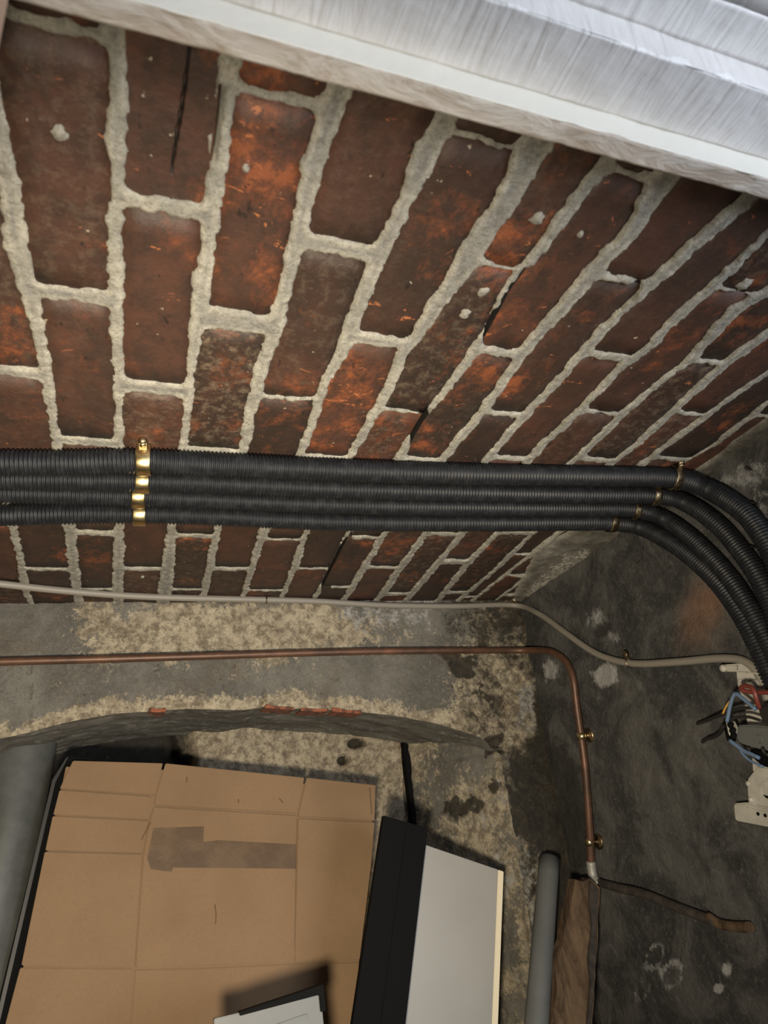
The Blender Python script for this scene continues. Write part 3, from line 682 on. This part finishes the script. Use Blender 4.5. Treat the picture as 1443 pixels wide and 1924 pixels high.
def saddle(ci, px, py, m, lab, grp, width=.0150, side=-1):
    path, r = CP[ci]; pp = np.array([proj(*p) for p in path]); k = int(np.argmin(np.hypot(pp[:, 0] - px, pp[:, 1] - py)))
    k = min(max(k, 4), len(path) - 5); c = path[k]; T = path[k + 4] - path[k - 4]; T /= np.linalg.norm(T)
    up = np.array([0, 0, 1.]); up -= T * (up @ T); up /= np.linalg.norm(up); sd = np.cross(T, up); sd /= np.linalg.norm(sd)
    if sd[1] > 0: sd = -sd                                # toward the camera side
    root = empty('pipe_clip', c); tag(root, lab, 'pipe clip', grp)
    R = r * 1.10; ang = np.linspace(math.radians(-50), math.radians(230), 26); outl = [(math.cos(a) * R, -math.sin(a) * R) for a in ang]
    outl = [(outl[0][0] + .001, R * 1.05)] + outl + [(outl[-1][0] - .001, R * 1.05)]
    V = []; F = []
    for t in (-width / 2, -width / 2 + .001, width / 2 - .001, width / 2):
        e = .0 if abs(t) < width / 2 - .0005 else -.0004
        for (a, b) in outl:
            g = 1 + e / R; V.append(c + T * t + sd * a * g + up * b * g)
    n = len(outl)
    for q in range(3):
        for i2 in range(n - 1): F.append((q * n + i2, q * n + i2 + 1, (q + 1) * n + i2 + 1, (q + 1) * n + i2))
    me = bpy.data.meshes.new('strap'); me.from_pydata([tuple(v) for v in V], [], F); me.update()
    s_ = link('strap', me, m, root); md = s_.modifiers.new('t', 'SOLIDIFY'); md.thickness = .0011; md.offset = 1
    sc = c + sd * (R + .0045) + up * R * .75
    bridge = prism('lug', [c + sd * (R - .001) + up * R * .2 + T * .004, c + sd * (R + .006) + up * R * .6 + T * .004, c + sd * (R + .006) + up * R * .6 - T * .004, c + sd * (R - .001) + up * R * .2 - T * .004], tuple(up * .0015), m, root)
    disc('screw_base', sc - up * -.004, -up, .0052, .006, M_dbrass, bridge, 12)
    disc('screw_head', sc - up * .002, -up, .0038, .0035, m, bridge, 12)
LL = ['bright brass clip on the uppermost conduit, left of centre', 'bright brass clip on the second conduit, left of centre', 'bright brass clip on the third conduit, left of centre', 'bright brass clip on the lowest conduit, left of centre']
for ci, (x, y) in enumerate([(271,866),(268,903),(261,932),(262,965)]): saddle(ci, x, y, M_brass, LL[ci], 'brass conduit clips left of centre')
LR = ['dull brass clip on the uppermost conduit beside the right wall', 'dull brass clip on the second conduit just before its bend', 'dull brass clip on the third conduit just before its bend', 'dull brass clip on the lowest conduit just before its bend']
for ci, (x, y) in enumerate([(1265,898),(1228,931),(1192,957),(1148,982)]): saddle(ci, x, y, M_dbrass, LR[ci], 'dull conduit clips near the right wall', .0105)

# ------------------------------------------------------------------ grey cable
def hug(x, y, off, kx=260):
    c0 = np.array([0, 0, CAMZ]); r = ray(x, y); ds = [np.linalg.norm(p - c0) for p in (onC(x, y, -off), onY(x, y, YW - off), onX(x, y, XR - off)) if p[1] > 0]
    return c0 + r / np.linalg.norm(r) * (-np.log(sum(np.exp(-kx * (d - min(ds))) for d in ds)) / kx + min(ds))
cb = [(-40,1094),(0,1097),(100,1108),(220,1118),(330,1123),(500,1127),(600,1130),(720,1137),(850,1139),(965,1137)]
pts = [hug(x, y, .007) for x, y in cb] + [onX(x, y, XR - .008) for x, y in [(1012,1153),(1060,1187),(1110,1222),(1150,1239),(1200,1247),(1280,1243),(1350,1237),(1395,1241),(1422,1262),(1438,1300),(1450,1350)]]
pts = [np.array([XL + .002 + (pts[0][0] - XL) * t, pts[0][1], pts[0][2]]) for t in np.linspace(0, .94, 8)] + pts
o = tube('electrical_cable', pts, .0060, M_cable); tag(o, 'thin grey cable along the ceiling edge, sagging down the right wall', 'cable')
def hookclip(c, ax, n, lab, m=M_dbrass, big=.0062):
    root = empty('cable_clip', c); tag(root, lab, 'cable clip', 'clips holding the grey cable'); c = Vector(c); n = Vector(n).normalized(); ax = Vector(ax).normalized(); s = n.cross(ax).normalized()
    if s.z < 0: s = -s
    ring = [tuple(c + .0066 * (math.cos(a) * s + math.sin(a) * n)) for a in np.linspace(0, 2 * math.pi, 13)]
    tube('ring', ring, .0013, m, root, .002, 8)
    tube('stem', [c + s * .006, c + s * .014 + n * .003], .0022, m, root, .004, 8)
    disc('screw_head', c + s * .014 + n * .002, n, big, .004, m, root)
    return root
hookclip(hug(500, 1127, .007), (1, 0, 0), (0, -1, 0), 'brass clip with round screw on the cable above the arch')
hookclip(hug(970, 1137, .007), (1, 0, 0), (0, -1, 0), 'dark clip holding the cable in the ceiling corner', big=.009)
r_ = hookclip(onX(1182, 1245, XR - .008), (0, 1, 0), (-1, 0, 0), 'dark clip at the lowest point of the sagging cable')

# ------------------------------------------------------------------ copper pipe
pts = [onY(x, y, YW - .014) for x, y in [(-40,1245),(0,1243),(200,1238),(400,1232),(640,1225),(850,1222),(970,1222)]]
pts += [softmin_point(x, y, .012, 120) for x, y in [(1020,1222),(1042,1227),(1064,1244)]]
pts += [onX(x, y, XR - .014) for x, y in [(1077,1275),(1084,1330),(1098,1430),(1104,1500),(1109,1580),(1111,1632)]]
pts = [np.array([XL + .002 + (pts[0][0] - XL) * t, pts[0][1], pts[0][2]]) for t in np.linspace(0, .9, 6)] + pts
root = empty('copper_pipe', pts[0]); tag(root, 'tarnished copper pipe across the back wall, turning down beside the corner', 'pipe')
tube('pipe_run', pts, .0068, M_copper, root, .005, 14)
tube('soldered_elbow', [onX(x, y, XR - .014) for x, y in [(1110,1618),(1112,1636),(1116,1650),(1126,1664)]], .0083, M_solder, root, .004, 14)
def pclip(x, y, dx, dy, lab):
    c = onX(x, y, XR - .014); d = onX(dx, dy, XR); root = empty('pipe_clip', c); tag(root, lab, 'pipe clip', 'clips on the copper pipe')
    z0 = onX(x + 1, y + 9, XR - .014); t = (z0 - c) / np.linalg.norm(z0 - c)
    link('band', tubemesh('band', np.array([c - t * .006, c - t * .0055, c + t * .0055, c + t * .006]), [.0072, .0084, .0084, .0072], 16), M_brass, root)
    disc('wall_plate', d + np.array([.003, 0, 0]), (-1, 0, 0), .0135, .006, M_dbrass, root, 20)
    disc('screw_head', d + np.array([-.003, 0, 0]), (-1, 0, 0), .005, .0035, M_dbrass, root, 12)
    tube('stem', [c, (c + d) / 2 + np.array([-.004, 0, 0]), d], .0032, M_dbrass, root, .004, 8)
pclip(1093, 1383, 1107, 1381, 'upper brass clip with round wall plate on the copper pipe')
pclip(1108, 1582, 1124, 1581, 'lower brass clip with round wall plate on the copper pipe')
pts = [onX(x, y, XR - .012) for x, y in [(1124,1658),(1160,1668),(1210,1680),(1270,1704),(1320,1723),(1345,1733)]]
root = empty('old_iron_pipe', pts[0]); tag(root, 'dark rusty pipe stub running from the corner down the right wall', 'pipe')
tube('dark_length', pts, .0070, M_iron, root, .006, 12)
tube('worn_sleeve', [onX(x, y, XR - .012) for x, y in [(1330,1722),(1352,1736),(1380,1741),(1410,1742)]], .0066, M_rot, root, .005, 12)

# ------------------------------------------------------------------ leaning things
def lean_rect(tl, tr, y0, kz, thick, name=None, m=None, parent=None, bevel=.0008, zmin=FLOOR, edge=None):
    z0 = 1.1; a = onL(*tl, y0, z0, kz); b = onL(*tr, y0, z0, kz); n = np.array([0, -1., kz]); n /= np.linalg.norm(n)
    if edge is not None: e = onL(*edge, y0, z0, kz); d = e - a; d -= n * (d @ n)
    else: u = b - a; d = np.cross(u, n)
    d /= np.linalg.norm(d); 
    if d[2] > 0: d = -d
    return a, b, d, n
# cardboard: flattened carton made of panels
YC0, ZC0, KC = 1.335, 1.10, .16
cp = lambda x, y, o=0.: onL(x, y, YC0 - o, ZC0, KC)
root = empty('flattened_cardboard_box', cp(360, 1924)); tag(root, 'large flattened brown cardboard box with parcel tape, leaning in the arch', 'cardboard box')
nC = np.array([0, -1., KC]); nC /= np.linalg.norm(nC)
def panel(name, px, o=0., th=.004, m=M_card, bevel=.0012, parent=None, lab=None):
    q = prism(name, [cp(x, y, o) for x, y in px], tuple(-nC * th), m, parent or root, bevel)
    if lab: q['label'] = lab
    return q
def down(p1, p2, z=FLOOR + .002):           # continue an edge to the floor in the leaning plane, back to px
    a, b = cp(*p1), cp(*p2); t = (z - a[2]) / (b[2] - a[2]); c = a + (b - a) * t; return proj(*c)
DL = down((118,1445), (40,1814)); DR = down((706,1475), (676,1805))
DML = down((279,1560), (253,1815)); DMR = down((557,1530), (552,1808))
panel('back_sheet', [(124,1440),(306,1446),(572,1472),(704,1486), DR, DL], -.0008, lab='lower part of the carton reaching the floor')
panel('flap', [(137,1429),(306,1434),(291,1494),(279,1493),(112,1482)], .0045, lab='upper left flap')
panel('flap', [(112,1484),(279,1496),(284,1498),(279,1540),(100,1531)], .0048)
panel('flap', [(311,1434),(572,1461),(557,1528),(290,1513),(293,1494)], .0040)
panel('flap', [(576,1461),(706,1475),(704,1542),(559,1534)], .0034, lab='upper right flap')
panel('panel', [(99,1533),(279,1542),(268,1603),(85,1598)], .004)
panel('panel', [(84,1600),(267,1605),(252,1817),(40,1814)], .0045)
panel('panel', [(290,1516),(557,1532),(553,1808),(400,1813),(255,1818),(270,1605),(282,1540)], .0046, lab='wide middle panel')
panel('panel', [(560,1538),(704,1545),(698,1620),(676,1803),(553,1806)], .0050, lab='right panel with a small stain')
panel('panel', [(38,1818),(250,1820),(245,1925), (232,2100), (0,2100), (10,1924)], .0026)
panel('panel', [(254,1822),(366,1820),(553,1811),(672,1808),(650,2100),(235,2100),(247,1925)], .0026)
panel('parcel_tape', [(289,1556),(383,1553),(382,1582),(405,1580),(556,1588),(555,1632),(458,1631),(325,1630),(323,1638),(284,1633),(277,1612)], .0064, .0006, M_tape, 0)
panel('parcel_tape', [(406,1579),(556,1587),(556,1632),(457,1630)], .0070, .0006, M_tape, 0)
panel('tape_strip', [(315,1448),(345,1446),(385,1447),(420,1450),(452,1454),(450,1468),(432,1466),(410,1458),(360,1453),(314,1455)], .0030, .0005, M_tapew, 0)
for ln in ([(266,1578),(283,1545)], [(404,1700),(406,1718),(405,1736)], [(352,1460),(350,1470)], [(525,1500),(532,1509)], [(448,1502),(449,1509)], [(695,1480),(699,1530)]):
    tube('tear', [cp(x, y, .0063) for x, y in ln], .0006, M_seam, root, .005, 6)
# dark sheet behind its left edge
a = cp(126, 1430, -.02)
ds = empty('dark_sheet', a); tag(ds, 'thin black sheet standing behind the left edge of the cardboard', 'sheet')
prism('sheet', [onL(x, y, 1.352, ZC0, KC) for x, y in [(100,1462),(128,1420),(185,1426),(150,1560),(60,1924),(30,2300),(-70,2300),(-14,1924)]], (0, .004, 0), M_blackw, ds, .001)
prism('folded_rim', [onL(x, y, 1.348, ZC0, KC) for x, y in [(98,1466),(124,1424),(129,1421),(104,1470),(-4,1935),(-50,2250),(-66,2250),(-12,1935)]], (0, .003, 0), M_bwire, ds, .0006)
# big soil pipe at the left, inside the alcove
a = onY(47, 1392, 1.43); b = onY(-42, 1830, 1.36); dd = b - a; t = (FLOOR - a[2]) / dd[2]; top = a - dd * .10
rt = empty('soil_pipe', a + dd * t); tag(rt, 'wide grey soil pipe standing in the arch at the far left', 'pipe')
tube('pipe_body', [top, a, b, a + dd * t], .054, M_soil, rt, .03, 40)

def plank(name, lab, cat, tl, tr, edge, y0, kz, th, m, extra=None):
    z0 = 1.1; a, b, d, n = lean_rect(tl, tr, y0, kz, th, edge=edge)
    low = min(a[2], b[2]); Lb = (low - FLOOR) / -d[2]
    La = (a[2] - FLOOR) / -d[2]
    rt = empty(name, a + d * La); tag(rt, lab, cat)
    prism(name.split('_')[-1] if name.split('_')[-1] != name else 'board', [a, b, b + d * (b[2] - FLOOR) / -d[2], a + d * La], tuple(-n * th), m, rt, .0008)
    return rt, a, b, d, n
# white melamine board (behind the black one)
rt, a, b, d, n = plank('white_board', 'white melamine board with cream edge, leaning right of the black board', 'board', (760,1574), (936,1634), (720,1924), 1.205, .10, .014, M_white)
Lb = (b[2] - FLOOR) / -d[2]; u = (b - a) / np.linalg.norm(b - a); e0 = b + u * .0003
prism('edge_strip', [e0, e0 + u * .0105, e0 + u * .0105 + d * (Lb - .001), e0 + d * (Lb - .001)], tuple(-n * .015 ), M_edge, rt, .0008)
rt, a, b, d, n = plank('black_board', 'tall black board leaning between the cardboard and the white board', 'board', (721,1532), (804,1556), (680,1805), 1.165, .10, .012, M_blackw)
m_ = (a + b) / 2 + (b - a) * .02; L_ = (m_[2] - FLOOR) / -d[2]
prism('groove_lip', [m_ + d * .003 + n * .0005, m_ + d * .003 + (b - a) * .03 + n * .0005, m_ + (b - a) * .03 + d * (L_ - .005) + n * .0005, m_ + d * (L_ - .005) + n * .0005], tuple(n * .0012), M_blackw, rt, .0003)
# grey waste pipe near the corner
a = onY(1032, 1614, 1.205); b = onY(1008, 1924, 1.125); dd = b - a; t = (FLOOR - a[2]) / dd[2]; bot = a + dd * t
rt = empty('waste_pipe', bot); tag(rt, 'narrow grey plastic pipe standing upright near the wall corner', 'pipe')
pa = np.array([a + dd * s for s in np.linspace(0, t, 30)]); tube('pipe_body', pa, .0185, M_pipeg, rt, .03, 28)
tt = dd / np.linalg.norm(dd); link('open_end', tubemesh('open_end', np.array([a - tt * .0006, a + tt * .001]), .0160, 28), M_blackw, rt)  # black disc standing in for the shade inside the bore
# rotten plank
rt = empty('rotten_plank', onY(1080, 1924, 1.14)); tag(rt, 'rotten brown wooden plank standing in the corner under the copper pipe', 'plank')
cl = [(1080,1652),(1074,1690),(1063,1740),(1060,1768),(1047,1800),(1046,1860),(1036,1924),(1010,2250)]; cr_ = [(1113,2250),(1112,1924),(1117,1860),(1122,1790),(1124,1720),(1127,1668),(1108,1650),(1096,1657)]
Zb = FLOOR; P_ = [onL(x, y, 1.140, 1.0, .05) for x, y in cl + cr_]
P_ = [p if p[2] > FLOOR + .001 else p for p in P_]
lo = min(p[2] for p in P_); 
bl = P_[6]; br = P_[9]
P_[7] = np.array([bl[0] - .02, bl[1] - .03, FLOOR]); P_[8] = np.array([br[0] - .004, br[1] - .03, FLOOR])
bm = bmesh.new(); va = [bm.verts.new(p) for p in P_]; vb = [bm.verts.new(p + np.array([0, .022, 0])) for p in P_]; bm.faces.new(va); bm.faces.new(vb[::-1])
for i in range(len(P_)): bm.faces.new((va[i], vb[i], vb[(i + 1) % len(P_)], va[(i + 1) % len(P_)]))
bmesh.ops.recalc_face_normals(bm, faces=bm.faces); bmesh.ops.triangulate(bm, faces=bm.faces[:]); bmesh.ops.subdivide_edges(bm, edges=bm.edges[:], cuts=4, use_grid_fill=True)
for v_ in bm.verts:
    v_.co.y += .004 * float(fbm(v_.co.x, v_.co.z, 35, 3, 2)); v_.co.x += .0015 * float(fbm(v_.co.z, v_.co.y, 60, 2, 3))
link('plank', bmesh_done(bm, 'plank'), M_rot, rt, False)
prism('decayed_edge', [onL(x, y, 1.133, 1.0, .05) for x, y in [(1110,1656),(1126,1672),(1123,1720),(1121,1790),(1116,1860),(1111,1930),(1104,1930),(1110,1850),(1106,1800),(1113,1740),(1108,1700)]], (0, .006, 0), M_iron, rt, .001)
# pale panel at the foot of the cardboard
A = onL(402, 1914, 1.03, 1.0, .12); B = onL(603, 1868, 1.03, 1.0, .12); n = np.array([0, -1., .12]); n /= np.linalg.norm(n); d = np.cross(B - A, n); d /= np.linalg.norm(d); d = d if d[2] < 0 else -d
rt = empty('pale_panel', A + d * (A[2] / -d[2])); tag(rt, 'pale panel with black top edging at the foot of the cardboard', 'panel')
prism('panel', [A, B, B + d * (B[2] - FLOOR) / -d[2], A + d * (A[2] - FLOOR) / -d[2]], tuple(-n * .012), M_pipeg, rt, .001)
u = (B - A) / np.linalg.norm(B - A)
prism('black_edging', [A + u * .03 - d * .001 + n * .003, B + u * .004 - d * .010 + n * .003, B + u * .004 + d * .018 + n * .003, B - u * .003 + d * .018 + n * .003, B - u * .003 + n * .003, A + u * .03 + d * .003 + n * .003], tuple(-n * .018), M_blackw, rt, .0008)
prism('inner_frame', [A + d * .020 + u * .07 + n * .001, B + d * .016 - u * .02 + n * .001, B + d * .022 - u * .02 + n * .001, A + d * .026 + u * .07 + n * .001], tuple(n * .002), M_box, rt, .0005)

# ------------------------------------------------------------------ light fitting base and wiring on the right wall
def wp(x, y, o=0.): return onX(x, y, XR - o)
def wprism(name, px, o, th, m, parent, bevel=.0012):
    return prism(name, [wp(x, y, o) for x, y in px], (th, 0, 0), m, parent, bevel)
rt = empty('light_fitting_base', wp(1410, 1400)); tag(rt, 'broken white plastic light fitting base on the right wall', 'light fitting')
wprism('back_plate', [(1380,1247),(1390,1244),(1413,1246),(1424,1262),(1430,1290),(1440,1299),(1450,1345),(1455,1450),(1413,1452),(1411,1420),(1403,1364),(1397,1322),(1385,1292),(1382,1265)], .012, .012, M_plastw, rt, .002)
wprism('arm', [(1358,1249),(1384,1247),(1384,1262),(1360,1262)], .014, .010, M_plastw, rt, .002)
disc('arm_knob', wp(1362, 1255.5, .012), (-1, 0, 0), .0052, .006, M_plastw, rt, 16)
disc('boss', wp(1424, 1284, .010), (-1, 0, 0), .0055, .007, M_plastw, rt, 16)
disc('boss', wp(1392, 1279, .011), (-1, 0, 0), .0030, .003, M_plastw, rt, 16)
wprism('raised_rib', [(1402,1262),(1405,1262),(1408,1290),(1405,1290)], .015, .003, M_plastw, rt, .0006)
wprism('raised_rib', [(1384,1262),(1424,1264),(1423,1267),(1384,1265)], .015, .003, M_plastw, rt, .0006)
wprism('lower_plate', [(1423,1439),(1455,1443),(1458,1520),(1405,1512),(1402,1466)], .018, .016, M_plastw, rt, .002)
wprism('raised_rib', [(1440,1462),(1444,1464),(1430,1480),(1430,1505),(1426,1505),(1426,1478)], .0205, .003, M_plastw, rt, .0006)
disc('boss', wp(1408, 1472, .017), (-1, 0, 0), .0035, .004, M_plastw, rt, 16)
disc('boss', wp(1413, 1502, .017), (-1, 0, 0), .0035, .004, M_plastw, rt, 16)
wprism('base_strip', [(1377,1510),(1403,1508),(1460,1523),(1462,1558),(1380,1542)], .020, .019, M_plastw, rt, .002)
wprism('base_recess', [(1401,1516),(1460,1530),(1461,1551),(1401,1536)], .0215, .002, M_plastw, rt, .0006)
disc('screw_hole', wp(1425.5, 1529, .0205), (-1, 0, 0), .0024, .002, M_blackw, rt, 12)
disc('screw_hole', wp(1439, 1532, .0205), (-1, 0, 0), .0024, .002, M_blackw, rt, 12)
wprism('slot', [(1433,1493),(1438,1495),(1446,1496),(1446,1502),(1438,1499)], .0195, .002, M_blackw, rt, .0004)
rt = empty('terminal_box', wp(1410, 1385, .02)); tag(rt, 'grey terminal box with loose red, blue and black wires on the white fitting', 'terminal box')
wprism('casing', [(1384,1363),(1400,1362),(1455,1366),(1455,1414),(1420,1406),(1390,1397),(1382,1388)], .040, .026, M_box, rt, .002)
wprism('end_connector', [(1363,1357),(1368,1355),(1374,1366),(1381,1387),(1376,1389),(1368,1380)], .041, .012, M_plastw, rt, .001)
for x, y in [(1372,1362),(1376,1373),(1378,1383)]: disc('connector_screw', wp(x + 2, y, .043), (-1, 0, 0), .0042, .004, M_blackw, rt, 12)
wprism('dark_clamp', [(1355,1360),(1362,1354),(1367,1372),(1372,1394),(1365,1393),(1360,1372)], .040, .012, M_blackw, rt, .001)
wprism('printed_mark', [(1413,1378),(1415,1378),(1417,1398),(1415,1398)], .0405, .001, M_pipeg, rt, 0)
c = wp(1427, 1388, .041); tube('printed_ring', [c + np.array([0, .004 * math.cos(t), .0055 * math.sin(t)]) for t in np.linspace(.9, 5.4, 12)], .0006, M_pipeg, rt, .002, 6)
wprism('cable_sheath', [(1422,1327),(1432,1323),(1455,1322),(1455,1368),(1434,1364),(1424,1342)], .045, .022, M_bwire, rt, .003)
wprism('dark_block', [(1402,1408),(1420,1405),(1455,1412),(1455,1446),(1430,1440),(1412,1425)], .036, .018, M_blackw, rt, .003)
def wire(px, m, o, r=.0019, lab=None):
    q = tube('wire', [wp(x, y, oo) for (x, y), oo in zip(px, o if isinstance(o, list) else [o] * len(px))], r, m, rt, .003, 8)
    if lab: q['label'] = lab
wire([(1465,1303),(1443,1301),(1420,1301),(1403,1299),(1392,1295),(1397,1289),(1411,1291),(1418,1302),(1422,1316),(1427,1330)], M_red, [.045,.045,.045,.046,.048,.050,.052,.054,.052,.045], .0030, 'red wire bent in a loop')
wire([(1382,1302),(1376,1312),(1371,1330),(1366,1356)], M_blue, .048, .0026, 'pale blue wire')
wire([(1382,1302),(1398,1314),(1420,1333)], M_blue, .048, .0026)
wire([(1371,1318),(1364,1328),(1358,1341)], M_yel, .044, .0014, 'yellow wire')
wire([(1310,1360),(1328,1354),(1345,1347),(1363,1341),(1384,1333),(1405,1330),(1425,1330)], M_bwire, [.012,.018,.028,.036,.045,.045,.042], .0022, 'black wire')
wire([(1432,1355),(1418,1350),(1405,1347),(1384,1348),(1371,1353)], M_bwire, .046, .0020)
wire([(1320,1394),(1330,1388),(1342,1385),(1353,1377),(1359,1364)], M_bwire, [.010,.016,.024,.034,.042], .0024)
wire([(1371,1391),(1384,1401),(1398,1411),(1412,1417),(1426,1424)], M_blue, .044, .0026)
wire([(1388,1404),(1396,1417),(1409,1429),(1420,1434),(1434,1441)], M_blue, .042, .0018)
wire([(1432,1405),(1436,1414),(1446,1420)], M_bwire, .048, .002)
